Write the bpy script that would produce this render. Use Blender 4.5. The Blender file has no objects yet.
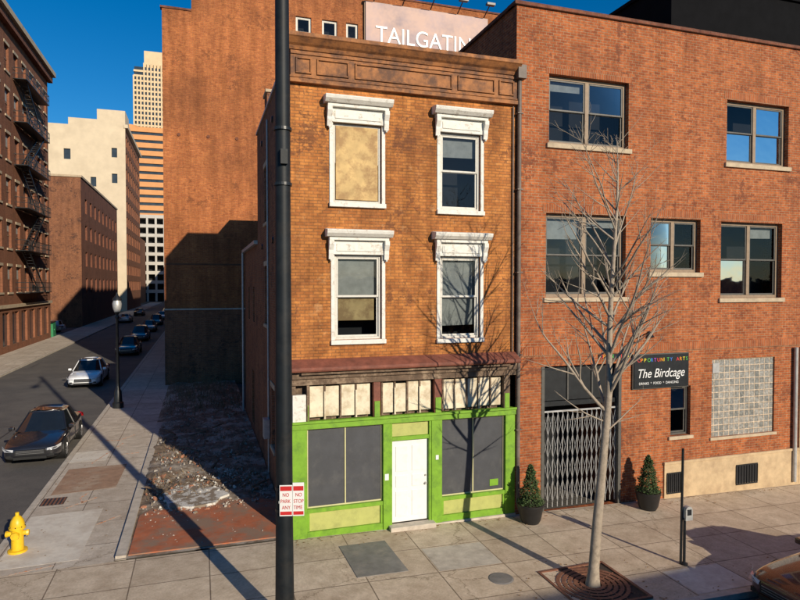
import bpy, bmesh, math, random
from mathutils import Vector, Matrix, noise
random.seed(7)
S=bpy.context.scene
R=math.radians
# ------------------------------------------------------------------ materials
def new(name):
    m=bpy.data.materials.new(name); m.use_nodes=True
    nt=m.node_tree; b=nt.nodes['Principled BSDF']; return m,nt,b
def rgba(c,k=1): return (min(1,c[0]*k),min(1,c[1]*k),min(1,c[2]*k),1)
def N(nt,t,**k):
    n=nt.nodes.new(t)
    for a,v in k.items(): setattr(n,a,v)
    return n
def noise_n(nt,vec,scale,detail=4,rough=.6):
    n=N(nt,'ShaderNodeTexNoise'); n.inputs['Scale'].default_value=scale
    n.inputs['Detail'].default_value=min(detail,4); n.inputs['Roughness'].default_value=rough
    if vec: nt.links.new(vec,n.inputs['Vector'])
    return n
def ramp(nt,fac,p0,p1,c0,c1):
    r=N(nt,'ShaderNodeValToRGB'); r.color_ramp.elements[0].position=p0; r.color_ramp.elements[1].position=p1
    r.color_ramp.elements[0].color=c0; r.color_ramp.elements[1].color=c1
    nt.links.new(fac,r.inputs['Fac']); return r
def mixc(nt,fac,a,b,mode='MIX'):
    m=N(nt,'ShaderNodeMix',data_type='RGBA',blend_type=mode)
    for s,v in ((0,fac),(6,a),(7,b)):
        if hasattr(v,'node'): nt.links.new(v,m.inputs[s])
        else: m.inputs[s].default_value=v
    return m.outputs[2]
def bump(nt,b,h,st,dist=.02):
    n=N(nt,'ShaderNodeBump'); n.inputs['Strength'].default_value=st; n.inputs['Distance'].default_value=dist
    nt.links.new(h,n.inputs['Height']); nt.links.new(n.outputs[0],b.inputs['Normal'])
def mat(name,col,rough=.8,var=.2,scale=6,bmp=.15,metal=0,stain=None,stain_amt=.5,spec=.5,stain_scale=1.2,sp=(.5,.7)):
    m,nt,b=new(name); g=N(nt,'ShaderNodeNewGeometry'); pos=g.outputs['Position']
    n=noise_n(nt,pos,scale,4)
    r=ramp(nt,n.outputs[0],.3,.7,rgba(col,1-var),rgba(col,1+var))
    out=r.outputs[0]
    if stain:
        n2=noise_n(nt,pos,stain_scale,5,.7)
        r2=ramp(nt,n2.outputs[0],sp[0],sp[1],(0,0,0,1),(stain_amt,)*3+(1,))
        out=mixc(nt,r2.outputs[0],out,rgba(stain))
    nt.links.new(out,b.inputs['Base Color'])
    b.inputs['Roughness'].default_value=rough; b.inputs['Metallic'].default_value=metal
    b.inputs['Specular IOR Level'].default_value=spec
    if bmp:
        n3=noise_n(nt,pos,scale*6,2); bump(nt,b,n3.outputs[0],bmp,.02)
    return m
def brick(name,c1,c2,mortar,stain,stain_amt=.6,light=None,w=.215,h=.075,ms=.009,sp=(.5,.68),ssc=.7,streak=.78,fine=.2,odd=None,op=(.31,.37)):
    m,nt,b=new(name); g=N(nt,'ShaderNodeNewGeometry'); pos=g.outputs['Position']
    sp1=N(nt,'ShaderNodeSeparateXYZ'); nt.links.new(pos,sp1.inputs[0])
    sn=N(nt,'ShaderNodeSeparateXYZ'); nt.links.new(g.outputs['True Normal'],sn.inputs[0])
    ab=N(nt,'ShaderNodeMath',operation='ABSOLUTE'); nt.links.new(sn.outputs[0],ab.inputs[0])
    gt=N(nt,'ShaderNodeMath',operation='GREATER_THAN'); nt.links.new(ab.outputs[0],gt.inputs[0]); gt.inputs[1].default_value=.5
    mx=N(nt,'ShaderNodeMix',data_type='FLOAT'); nt.links.new(gt.outputs[0],mx.inputs[0]); nt.links.new(sp1.outputs[0],mx.inputs[2]); nt.links.new(sp1.outputs[1],mx.inputs[3])
    cb=N(nt,'ShaderNodeCombineXYZ'); nt.links.new(mx.outputs[0],cb.inputs[0]); nt.links.new(sp1.outputs[2],cb.inputs[1])
    t=N(nt,'ShaderNodeTexBrick'); nt.links.new(cb.outputs[0],t.inputs['Vector'])
    t.inputs['Scale'].default_value=1; t.inputs['Brick Width'].default_value=w; t.inputs['Row Height'].default_value=h
    t.inputs['Mortar Size'].default_value=ms; t.inputs['Mortar Smooth'].default_value=.5; t.inputs['Bias'].default_value=-.1
    t.inputs['Color1'].default_value=rgba(c1); t.inputs['Color2'].default_value=rgba(c2); t.inputs['Mortar'].default_value=rgba(mortar)
    out=t.outputs[0]
    ns=noise_n(nt,pos,ssc,5,.75); r=ramp(nt,ns.outputs[0],sp[0],sp[1],(0,0,0,1),(stain_amt,)*3+(1,))
    out=mixc(nt,r.outputs[0],out,mixc(nt,.75,out,rgba(stain)))
    nf=noise_n(nt,pos,8,4,.7); r2=ramp(nt,nf.outputs[0],.32,.68,(1-fine,)*3+(1,),(1+fine,)*3+(1,))
    out=mixc(nt,1.0,out,r2.outputs[0],'MULTIPLY')
    sc=N(nt,'ShaderNodeMapping'); nt.links.new(pos,sc.inputs[0]); sc.inputs['Scale'].default_value=(2.2,2.2,.25)
    nv=noise_n(nt,sc.outputs[0],1,4,.7); r3=ramp(nt,nv.outputs[0],.34,.6,(streak,streak*.97,streak*.95,1),(1.05,1.05,1.05,1))
    out=mixc(nt,1.0,out,r3.outputs[0],'MULTIPLY')
    if light:
        nl=noise_n(nt,pos,2.3,5,.8); r4=ramp(nt,nl.outputs[0],.58,.72,(0,0,0,1),(.5,.5,.5,1)); out=mixc(nt,r4.outputs[0],out,rgba(light))
    if odd:
        no=noise_n(nt,pos,5.5,3,.8); nm=noise_n(nt,pos,.9,2,.5)
        mm=N(nt,'ShaderNodeMath',operation='MULTIPLY'); nt.links.new(no.outputs[0],mm.inputs[0]); nt.links.new(nm.outputs[0],mm.inputs[1])
        r5=ramp(nt,mm.outputs[0],op[0],op[1],(0,0,0,1),(.75,.75,.75,1)); out=mixc(nt,r5.outputs[0],out,rgba(odd))
    nt.links.new(out,b.inputs['Base Color']); b.inputs['Roughness'].default_value=.88; b.inputs['Specular IOR Level'].default_value=.25
    hm=N(nt,'ShaderNodeMath',operation='SUBTRACT'); nt.links.new(nf.outputs[0],hm.inputs[0]); nt.links.new(t.outputs['Fac'],hm.inputs[1])
    bump(nt,b,hm.outputs[0],.75,.012)
    return m
def slabs(name,c1,c2,joint,w,h,ms=.014,stain=(.2,.15,.1),amt=.5,off=(0,0)):
    m,nt,b=new(name); g=N(nt,'ShaderNodeNewGeometry'); pos=g.outputs['Position']
    mp=N(nt,'ShaderNodeMapping'); nt.links.new(pos,mp.inputs[0]); mp.inputs['Location'].default_value=(off[0],off[1],0)
    sx=N(nt,'ShaderNodeSeparateXYZ'); nt.links.new(mp.outputs[0],sx.inputs[0]); cb=N(nt,'ShaderNodeCombineXYZ')
    nt.links.new(sx.outputs[0],cb.inputs[0]); nt.links.new(sx.outputs[1],cb.inputs[1])
    t=N(nt,'ShaderNodeTexBrick',offset=0); nt.links.new(cb.outputs[0],t.inputs['Vector'])
    t.inputs['Scale'].default_value=1; t.inputs['Brick Width'].default_value=w; t.inputs['Row Height'].default_value=h
    t.inputs['Mortar Size'].default_value=ms; t.inputs['Mortar Smooth'].default_value=.2
    t.inputs['Color1'].default_value=rgba(c1); t.inputs['Color2'].default_value=rgba(c2); t.inputs['Mortar'].default_value=rgba(joint)
    out=t.outputs[0]
    n1=noise_n(nt,pos,.6,5,.78); r=ramp(nt,n1.outputs[0],.45,.7,(0,0,0,1),(amt,)*3+(1,)); out=mixc(nt,r.outputs[0],out,rgba(stain))
    n4=noise_n(nt,pos,2.7,4,.75); r6=ramp(nt,n4.outputs[0],.35,.65,(.82,.8,.77,1),(1.08,1.08,1.08,1)); out=mixc(nt,1.0,out,r6.outputs[0],'MULTIPLY')
    n2=noise_n(nt,pos,22,4,.7); r2=ramp(nt,n2.outputs[0],.3,.7,(.84,.84,.84,1),(1.12,1.12,1.12,1)); out=mixc(nt,1.0,out,r2.outputs[0],'MULTIPLY')
    v=N(nt,'ShaderNodeTexVoronoi',feature='DISTANCE_TO_EDGE'); v.inputs['Scale'].default_value=.17
    va=N(nt,'ShaderNodeVectorMath',operation='MULTIPLY_ADD'); nt.links.new(n4.outputs[1],va.inputs[0]); va.inputs[1].default_value=(.7,.7,0); nt.links.new(pos,va.inputs[2]); nt.links.new(va.outputs[0],v.inputs['Vector'])
    r3=ramp(nt,v.outputs['Distance'],.0,.002,(.6,.58,.55,1),(1,1,1,1)); out=mixc(nt,1.0,out,r3.outputs[0],'MULTIPLY')
    v2=N(nt,'ShaderNodeTexVoronoi'); v2.inputs['Scale'].default_value=2.2; nt.links.new(pos,v2.inputs['Vector'])
    r4=ramp(nt,v2.outputs['Distance'],.04,.07,(.66,.64,.62,1),(1,1,1,1)); out=mixc(nt,1.0,out,r4.outputs[0],'MULTIPLY')
    nt.links.new(out,b.inputs['Base Color']); b.inputs['Roughness'].default_value=.85; b.inputs['Specular IOR Level'].default_value=.3
    hm=N(nt,'ShaderNodeMath',operation='SUBTRACT'); nt.links.new(n2.outputs[0],hm.inputs[0]); nt.links.new(t.outputs['Fac'],hm.inputs[1])
    bump(nt,b,hm.outputs[0],.3,.01)
    return m
def glass(name,tint=(.66,.71,.74),refl=.75,ior=1.5):
    m=bpy.data.materials.new(name); m.use_nodes=True; nt=m.node_tree; nt.nodes.clear()
    o=N(nt,'ShaderNodeOutputMaterial'); mx=N(nt,'ShaderNodeMixShader'); f=N(nt,'ShaderNodeFresnel'); f.inputs['IOR'].default_value=ior
    tr=N(nt,'ShaderNodeBsdfTransparent'); tr.inputs[0].default_value=rgba(tint); gl=N(nt,'ShaderNodeBsdfGlossy'); gl.inputs['Roughness'].default_value=.03
    gl.inputs[0].default_value=(refl,refl,refl,1)
    g=N(nt,'ShaderNodeNewGeometry'); n=noise_n(nt,g.outputs['Position'],1.3,2); bp=N(nt,'ShaderNodeBump'); bp.inputs['Strength'].default_value=.12; bp.inputs['Distance'].default_value=.05
    nt.links.new(n.outputs[0],bp.inputs['Height']); nt.links.new(bp.outputs[0],gl.inputs['Normal'])
    nt.links.new(f.outputs[0],mx.inputs[0]); nt.links.new(tr.outputs[0],mx.inputs[1]); nt.links.new(gl.outputs[0],mx.inputs[2]); nt.links.new(mx.outputs[0],o.inputs[0])
    return m
def paint(name,col,rough=.25,metal=0,coat=1):
    m,nt,b=new(name); g=N(nt,'ShaderNodeNewGeometry'); n=noise_n(nt,g.outputs['Position'],3,3)
    r=ramp(nt,n.outputs[0],.3,.7,rgba(col,.88),rgba(col,1.1)); nt.links.new(r.outputs[0],b.inputs['Base Color'])
    b.inputs['Roughness'].default_value=rough; b.inputs['Metallic'].default_value=metal; b.inputs['Coat Weight'].default_value=coat; b.inputs['Coat Roughness'].default_value=.06
    return m
M={}
M['brick_orange']=brick('painted_orange_brick',(.56,.22,.058),(.39,.135,.038),(.32,.15,.062),(.17,.065,.026),.85,light=(.60,.35,.17),fine=.22,odd=(.15,.06,.03),sp=(.43,.64),streak=.68,op=(.30,.36))
M['brick_red']=brick('red_brick',(.43,.128,.042),(.26,.068,.026),(.40,.255,.15),(.16,.055,.028),.6,streak=.76,fine=.28,odd=(.15,.05,.028))
M['brick_soldier']=brick('soldier_course_brick',(.40,.12,.042),(.27,.075,.03),(.40,.25,.15),(.16,.06,.03),.4,w=.075,h=.26)
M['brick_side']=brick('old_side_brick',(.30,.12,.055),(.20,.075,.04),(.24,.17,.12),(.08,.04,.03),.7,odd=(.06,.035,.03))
M['brick_tall']=brick('weathered_brick',(.49,.165,.05),(.35,.10,.032),(.42,.21,.11),(.15,.055,.025),.85,ssc=.16,fine=.22,odd=(.18,.065,.028),sp=(.43,.65),streak=.72)
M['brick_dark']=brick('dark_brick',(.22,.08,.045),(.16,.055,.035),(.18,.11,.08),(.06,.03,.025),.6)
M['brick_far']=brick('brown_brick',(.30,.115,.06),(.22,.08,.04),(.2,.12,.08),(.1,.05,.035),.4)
M['white']=mat('weathered_white_paint',(.72,.70,.64),.7,.08,9,.25,stain=(.42,.36,.29),stain_amt=.7,stain_scale=6,sp=(.55,.66))
M['frame_w']=mat('white_sash',(.62,.60,.54),.6,.08,8,.1,stain=(.3,.25,.2),stain_amt=.5,stain_scale=8)
M['frame_g']=mat('dark_sash',(.085,.08,.07),.5,.2,8,.05)
M['frame_t']=mat('tan_frame',(.26,.185,.12),.6,.15,8,.05)
M['stone']=mat('stone_sill',(.48,.38,.26),.85,.15,6,.2,stain=(.22,.17,.12))
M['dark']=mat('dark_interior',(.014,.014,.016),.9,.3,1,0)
M['curtain']=mat('curtain',(.36,.35,.32),.9,.18,5,.1)
M['ply']=mat('plywood',(.56,.38,.16),.75,.22,2.5,.1,stain=(.30,.17,.07),stain_amt=.8,stain_scale=2.2,sp=(.45,.6))
M['wood_or']=mat('painted_cornice_wood',(.34,.135,.042),.75,.25,5,.25,stain=(.095,.043,.024),stain_amt=.9,stain_scale=2.6,sp=(.42,.62))
M['wood_dk']=mat('weathered_wood',(.13,.085,.055),.85,.35,6,.3,stain=(.38,.28,.19),stain_amt=.7,stain_scale=5)
M['rust']=mat('rusty_ledge_metal',(.20,.065,.04),.7,.3,5,.2,stain=(.08,.035,.025),stain_scale=3)
M['cream']=mat('cream_panel',(.72,.64,.48),.7,.12,4,.1,stain=(.40,.30,.18),stain_amt=.7,stain_scale=3,sp=(.45,.65))
M['green']=mat('lime_green_paint',(.175,.36,.02),.5,.12,5,.08,stain=(.09,.20,.018),stain_amt=.6,stain_scale=4,sp=(.48,.66))
M['lime']=mat('pale_lime_paint',(.42,.44,.13),.55,.08,5,.06,stain=(.26,.28,.085),stain_amt=.6,stain_scale=3)
M['trim']=mat('cream_trim',(.55,.52,.28),.55,.08,5,.05)
M['panel']=mat('charcoal_board',(.053,.056,.064),.5,.16,2.5,.04,stain=(.1,.1,.1),stain_amt=.5,stain_scale=2)
M['door']=mat('white_door_paint',(.80,.79,.77),.4,.03,5,.03,stain=(.6,.56,.5),stain_amt=.4,stain_scale=5)
M['metal']=mat('galvanised_metal',(.46,.46,.45),.45,.15,8,.05,metal=.4)
M['pipe']=mat('downspout_paint',(.13,.10,.08),.6,.25,5,.1,stain=(.3,.26,.22))
M['blk']=mat('black_steel',(.014,.016,.018),.38,.3,6,.05)
M['pole']=mat('dark_painted_pole',(.010,.013,.016),.55,.3,4,.06,stain=(.028,.026,.024),stain_amt=.6,stain_scale=2.2,spec=.3)
M['cement']=mat('cream_render',(.52,.385,.23),.85,.12,5,.2,stain=(.28,.185,.11),stain_scale=1.6,sp=(.45,.65))
M['walk']=slabs('sidewalk_concrete',(.55,.445,.33),(.65,.535,.40),(.22,.17,.125),1.55,1.24,off=(.35,.1),stain=(.36,.26,.175))
M['walk2']=slabs('side_sidewalk_concrete',(.53,.455,.37),(.63,.555,.46),(.21,.175,.14),1.25,1.5,off=(.1,.4),stain=(.36,.28,.21))
M['kerb']=mat('kerb_concrete',(.52,.46,.38),.85,.15,5,.2,stain=(.24,.19,.15),stain_scale=2)
M['newslab']=mat('new_concrete',(.70,.64,.54),.85,.08,6,.15,stain=(.52,.44,.35),stain_amt=.7,stain_scale=1.8,sp=(.44,.65))
M['brown']=mat('brown_patch',(.34,.21,.135),.9,.2,4,.2,stain=(.48,.38,.28),stain_amt=.8)
M['plate']=mat('cellar_plate',(.19,.18,.17),.6,.2,4,.15,stain=(.34,.29,.24),stain_scale=3)
M['asph']=mat('asphalt',(.098,.09,.082),.85,.18,14,.3,stain=(.16,.145,.125),stain_amt=.7,stain_scale=.5,sp=(.42,.7))
M['tarline']=mat('tar_crack_seal',(.035,.033,.031),.6,.2,10,.1)
M['ground']=mat('ground',(.11,.1,.085),.95,.3,.3,.1)
M['lot']=mat('lot_dirt',(.18,.13,.09),.95,.45,5,.6,stain=(.40,.35,.29),stain_amt=.9,stain_scale=1.0,sp=(.48,.58))
M['redslab']=mat('red_floor',(.42,.13,.058),.85,.2,3,.2,stain=(.26,.18,.125),stain_amt=.9,stain_scale=1.1,sp=(.44,.6))
M['rub1']=mat('rubble_brick',(.32,.145,.085),.9,.3,8,.3)
M['rub2']=mat('rubble_concrete',(.40,.36,.31),.9,.3,8,.3)
M['plaster']=mat('plaster_debris',(.66,.64,.59),.9,.2,6,.4,stain=(.22,.17,.12),stain_amt=.95,stain_scale=3,sp=(.46,.53))
M['weed']=mat('dry_weeds',(.17,.12,.065),.95,.4,8,0)
M['orange']=mat('orange_marking',(.66,.24,.09),.85,.2,20,0,stain=(.56,.47,.38),stain_amt=.95,stain_scale=9,sp=(.42,.52))
M['ypaint']=mat('yellow_hydrant_paint',(.80,.50,.015),.42,.1,8,.05,stain=(.5,.28,.03),stain_scale=9)
M['bark']=mat('tree_bark',(.36,.295,.225),.9,.3,12,.5,stain=(.20,.16,.12),stain_scale=6)
M['leaf']=mat('evergreen',(.05,.085,.022),.75,.5,10,0)
M['potm']=mat('black_planter',(.015,.015,.016),.45,.2,5,.05)
M['grate']=mat('rusty_grate',(.20,.085,.05),.8,.3,10,.3)
M['soil']=mat('soil',(.05,.035,.025),.95,.3,10,.3)
M['signw']=mat('sign_white',(.78,.78,.76),.4,.03,6,0)
M['signr']=mat('sign_red',(.55,.03,.03),.4,.05,6,0)
M['bill']=mat('billboard_vinyl',(.38,.28,.29),.6,.25,.35,0,stain=(.58,.38,.30),stain_amt=.8,stain_scale=.4,sp=(.4,.6))
M['beige']=mat('beige_render',(.62,.51,.36),.85,.08,.5,.05,stain=(.45,.36,.25),stain_amt=.5,stain_scale=.12)
M['orng']=mat('orange_precast',(.62,.29,.11),.8,.08,.3,0)
M['conc_far']=mat('pale_precast',(.50,.47,.42),.85,.08,.3,0)
M['gold']=mat('limestone',(.66,.50,.31),.85,.08,.2,0)
M['gl']=glass('window_glass')
M['gl_far']=mat('far_glass',(.035,.045,.055),.15,.3,.5,0)
M['slate']=mat('slate_cladding',(.006,.006,.007),.9,.2,2,.05,spec=.1)
M['tar']=mat('roof_membrane',(.06,.06,.06),.9,.2,2,.1)
M['scar']=mat('roof_scar',(.14,.06,.03),.9,.3,2,.1)
M['leaflit']=mat('leaf_litter',(.22,.12,.05),.9,.4,30,0)
def gblock():
    m,nt,b=new('glass_block_wall'); g=N(nt,'ShaderNodeNewGeometry'); s=N(nt,'ShaderNodeSeparateXYZ'); nt.links.new(g.outputs['Position'],s.inputs[0])
    c=N(nt,'ShaderNodeCombineXYZ'); nt.links.new(s.outputs[0],c.inputs[0]); nt.links.new(s.outputs[2],c.inputs[1])
    t=N(nt,'ShaderNodeTexBrick',offset=0); nt.links.new(c.outputs[0],t.inputs['Vector']); t.inputs['Scale'].default_value=1
    t.inputs['Brick Width'].default_value=.2; t.inputs['Row Height'].default_value=.2; t.inputs['Mortar Size'].default_value=.02; t.inputs['Mortar Smooth'].default_value=.5
    t.inputs['Color1'].default_value=(.21,.215,.20,1); t.inputs['Color2'].default_value=(.34,.33,.30,1); t.inputs['Mortar'].default_value=(.60,.49,.37,1)
    n=noise_n(nt,g.outputs['Position'],14,3); r=ramp(nt,n.outputs[0],.35,.65,(.7,.7,.7,1),(1.2,1.2,1.2,1))
    nt.links.new(mixc(nt,1.0,t.outputs[0],r.outputs[0],'MULTIPLY'),b.inputs['Base Color']); b.inputs['Roughness'].default_value=.2
    hm=N(nt,'ShaderNodeMath',operation='ADD'); nt.links.new(n.outputs[0],hm.inputs[0]); nt.links.new(t.outputs['Fac'],hm.inputs[1])
    bump(nt,b,hm.outputs[0],.7,.03); return m
M['gblock']=gblock()
# ------------------------------------------------------------------ builder
def P(F,u,d,z):
    o,ud,n=F; return (o[0]+ud[0]*u+n[0]*d, o[1]+ud[1]*u+n[1]*d, z)
class B:
    def __init__(s,name): s.name=name; s.d={}
    def _g(s,part,m):
        k=(part,m)
        if k not in s.d: s.d[k]=([],[])
        return s.d[k]
    def poly(s,part,m,pts):
        v,f=s._g(part,m); i=len(v); v.extend(pts); f.append(tuple(range(i,i+len(pts))))
    def box(s,part,m,F,u0,u1,d0,d1,z0,z1):
        v,f=s._g(part,m); i=len(v)
        for z in (z0,z1):
            for (a,c) in ((u0,d0),(u1,d0),(u1,d1),(u0,d1)): v.append(P(F,a,c,z))
        for q in ((0,1,2,3),(7,6,5,4),(0,4,5,1),(1,5,6,2),(2,6,7,3),(3,7,4,0)): f.append(tuple(i+j for j in q))
    def prism(s,part,m,F,u0,u1,prof):
        v,f=s._g(part,m); i=len(v); n=len(prof)
        for u in (u0,u1):
            for d,z in prof: v.append(P(F,u,d,z))
        for j in range(n): k=(j+1)%n; f.append((i+j,i+k,i+n+k,i+n+j))
        f.append(tuple(i+j for j in range(n))); f.append(tuple(i+n+j for j in reversed(range(n))))
    def cyl(s,part,m,p0,p1,r0,r1=None,seg=12,cap=True):
        if r1 is None: r1=r0
        v,f=s._g(part,m); i=len(v); p0=Vector(p0);p1=Vector(p1); ax=(p1-p0).normalized()
        a=ax.orthogonal().normalized(); b=ax.cross(a)
        for p,r in ((p0,r0),(p1,r1)):
            for k in range(seg):
                t=2*math.pi*k/seg; v.append(tuple(p+a*math.cos(t)*r+b*math.sin(t)*r))
        for k in range(seg): l=(k+1)%seg; f.append((i+k,i+l,i+seg+l,i+seg+k))
        if cap: f.append(tuple(i+k for k in reversed(range(seg)))); f.append(tuple(i+seg+k for k in range(seg)))
    def lathe(s,part,m,c,prof,seg=20):
        for (r0,z0),(r1,z1) in zip(prof,prof[1:]):
            v,f=s._g(part,m); i=len(v)
            for r,z in ((r0,z0),(r1,z1)):
                for k in range(seg):
                    t=2*math.pi*k/seg; v.append((c[0]+math.cos(t)*r,c[1]+math.sin(t)*r,c[2]+z))
            for k in range(seg): l=(k+1)%seg; f.append((i+k,i+l,i+seg+l,i+seg+k))
    def finish(s,bevel=0,smooth=()):
        e=bpy.data.objects.new(s.name,None); S.collection.objects.link(e); s.e=e
        for (part,m),(v,f) in s.d.items():
            if not v: continue
            me=bpy.data.meshes.new(part); me.from_pydata(v,[],f); me.materials.append(M[m])
            bm=bmesh.new(); bm.from_mesh(me)
            if part in smooth: bmesh.ops.remove_doubles(bm,verts=bm.verts,dist=.0004)
            bmesh.ops.recalc_face_normals(bm,faces=bm.faces); bm.to_mesh(me); bm.free()
            o=bpy.data.objects.new(part,me); S.collection.objects.link(o); o.parent=e
            if part in smooth:
                for p in me.polygons: p.use_smooth=True
                md=o.modifiers.new('es','EDGE_SPLIT'); md.split_angle=R(40)
            elif bevel and 'wall' not in part and 'glass' not in part and 'roof' not in part:
                md=o.modifiers.new('bev','BEVEL'); md.width=bevel; md.segments=1; md.limit_method='ANGLE'
        return e
FS=lambda y,x=0: ((x,y),(1,0),(0,-1))
FW=lambda x,y=0: ((x,y),(0,1),(-1,0))
FE=lambda x,y=0: ((x,y),(0,1),(1,0))
FN=lambda y,x=0: ((x,y),(1,0),(0,1))
W0=FS(0)
def wall(b,part,m,F,u0,u1,z0,z1,ops=(),rev=.22):
    us=sorted({u0,u1,*[o[0] for o in ops],*[o[1] for o in ops]}); zs=sorted({z0,z1,*[o[2] for o in ops],*[o[3] for o in ops]})
    for a,c in zip(us,us[1:]):
        for p,q in zip(zs,zs[1:]):
            mu,mz=(a+c)/2,(p+q)/2
            if any(o[0]<mu<o[1] and o[2]<mz<o[3] for o in ops): continue
            b.poly(part,m,[P(F,a,0,p),P(F,c,0,p),P(F,c,0,q),P(F,a,0,q)])
    for o in ops:
        a,c,p,q=o[:4]
        for pts in (((a,p),(a,q)),((c,p),(c,q)),((a,p),(c,p)),((a,q),(c,q))):
            (ua,za),(ub,zb)=pts
            b.poly(part,m,[P(F,ua,0,za),P(F,ub,0,zb),P(F,ub,-rev,zb),P(F,ua,-rev,za)])
def win(b,F,u0,u1,z0,z1,fm='frame_w',rec=.12,cols=1,blind=0,ft=.06,split=.5,muntin=False,back=True,blind_m='curtain',sm=None):
    sm=sm or fm
    d0,d1=-rec-.06,-rec
    b.box('window_frame',fm,F,u0,u0+ft,d0,d1,z0,z1); b.box('window_frame',fm,F,u1-ft,u1,d0,d1,z0,z1)
    b.box('window_frame',fm,F,u0+ft,u1-ft,d0,d1,z1-ft,z1); b.box('window_frame',fm,F,u0+ft,u1-ft,d0,d1,z0,z0+ft)
    w=(u1-u0-2*ft)/cols
    for c in range(cols):
        a=u0+ft+c*w; e=a+w
        if c: b.box('window_frame',fm,F,a-.06,a+.06,d0,d1+.01,z0+ft,z1-ft)
        ai=a+(.06 if c else 0); ei=e-(.06 if c<cols-1 else 0)
        zm=z0+(z1-z0)*split
        for (p,q,dd) in ((zm,z1-ft,-rec-.015),(z0+ft,zm+.03,-rec-.05)):
            b.box('sash',sm,F,ai,ai+.045,dd-.03,dd,p,q); b.box('sash',sm,F,ei-.045,ei,dd-.03,dd,p,q)
            b.box('sash',sm,F,ai+.045,ei-.045,dd-.03,dd,p,p+.05); b.box('sash',sm,F,ai+.045,ei-.045,dd-.03,dd,q-.045,q)
            j=random.uniform(-.004,.004)
            b.poly('glass','gl',[P(F,ai+.04,dd-.016+j,p+.03),P(F,ei-.04,dd-.016-j,p+.03),P(F,ei-.04,dd-.016-j,q-.03),P(F,ai+.04,dd-.016+j,q-.03)])
        bl=blind[c] if isinstance(blind,(tuple,list)) else blind
        if bl:
            zb=z1-(z1-z0)*bl
            b.poly('curtain_inside',blind_m,[P(F,ai,-rec-.14,zb),P(F,ei,-rec-.14,zb+.02),P(F,ei,-rec-.14,z1),P(F,ai,-rec-.14,z1)])
    if back:
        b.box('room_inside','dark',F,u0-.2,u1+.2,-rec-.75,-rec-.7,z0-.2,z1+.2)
def txt(name,body,size,loc,rot,m,parent=None,ext=.003,al='LEFT',sx=1,shear=0):
    c=bpy.data.curves.new(name,'FONT'); c.body=body; c.size=size; c.extrude=ext; c.align_x=al; c.shear=shear
    o=bpy.data.objects.new(name,c); o.location=loc; o.rotation_euler=rot; o.scale=(sx,1,1); S.collection.objects.link(o); c.materials.append(m)
    if parent: o.parent=parent
    return o
def gz(x): return -.02*max(0,min(20,x))
# ------------------------------------------------------------------ ground, roads
def strip(name,m,x0,x1,y0,y1,zo,thick=0):
    me=bpy.data.meshes.new(name); xs=sorted({x0,x1,*[x for x in (0,20) if x0<x<x1]}); v=[];f=[]
    for x in xs: v+= [(x,y0,gz(x)+zo),(x,y1,gz(x)+zo)]
    for i in range(len(xs)-1): f.append((2*i,2*i+2,2*i+3,2*i+1))
    if thick:
        n=len(v); v+=[(a,b_,c-thick) for a,b_,c in v]
        for i in range(len(xs)-1): f.append((2*i,2*i+2,n+2*i+2,n+2*i)); f.append((2*i+1,2*i+3,n+2*i+3,n+2*i+1))
        f.append((0,1,n+1,n)); k=len(xs)*2-2; f.append((k,k+1,n+k+1,n+k))
    me.from_pydata(v,[],f); me.materials.append(M[m]); o=bpy.data.objects.new(name,me); S.collection.objects.link(o); return o
strip('ground','ground',-2500,2500,-2500,2500,-.15)
strip('road','asph',-400,400,-17,-5.1,-.13)
strip('side_road','asph',-15,-6.4,-5.1,215,-.13)
strip('sidewalk','walk',-3.4,90,-4.95,0,0,.3)
strip('sidewalk','walk2',-6.4,-3.9,0,215,0,.3)
def flat(name,m,pts,z,thick=.3):
    v=[(x,y,z) for x,y in pts]+[(x,y,z-thick) for x,y in pts]; n=len(pts)
    f=[tuple(range(n))]+[(i,(i+1)%n,n+(i+1)%n,n+i) for i in range(n)]
    me=bpy.data.meshes.new(name); me.from_pydata(v,[],f); me.materials.append(M[m]); o=bpy.data.objects.new(name,me); S.collection.objects.link(o); return o
arc=[(-3.4-3*math.cos(t*math.pi/24),-1.95-3*math.sin(t*math.pi/24)) for t in range(13)]
flat('sidewalk','walk',[(-3.4,0),(-6.4,0)]+arc,0)
strip('sidewalk','walk2',-18.5,-15,-5,215,0,.3)
strip('sidewalk','walk',-120,120,-21,-17,0,.3)
strip('kerb','kerb',-3.4,90,-5.1,-4.952,.003,.3)
strip('kerb','kerb',-6.55,-6.402,-1.95,215,.003,.3)
ka=[(-3.4-3.15*math.cos(t*math.pi/24),-1.95-3.15*math.sin(t*math.pi/24)) for t in range(13)]
flat('kerb','kerb',ka+list(reversed([(-3.4-3.002*math.cos(t*math.pi/24),-1.95-3.002*math.sin(t*math.pi/24)) for t in range(13)])),.003)
strip('kerb','kerb',-15,-14.85,-5,215,.003,.3)
flat('concrete_patch','newslab',[(-6.3,.3),(-4.65,.35),(-4.6,3.6),(-6.3,3.5)],.004,.003)
flat('concrete_patch','newslab',[(-6.35,8.6),(-5.2,8.6),(-5.2,10.0),(-6.35,10.0)],.004,.003)
flat('concrete_patch','brown',[(-6.2,5.2),(-4.5,5.4),(-4.45,7.9),(-6.2,7.8)],.004,.003)
def slab(x0,x1,y0,y1,m):
    strip('concrete_patch',m,x0,x1,y0,y1,.004)
slab(2.79,4.28,-2.55,-1.4,'kerb'); slab(7.44,8.93,-5+.1,-3.9,'newslab')
flat('cellar_door_plate','plate',[(1.02,-2.35),(2.15,-2.35),(2.1,-.72),(.98,-.75)],.012,.03).rotation_euler=(0,R(1.1),0)
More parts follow.
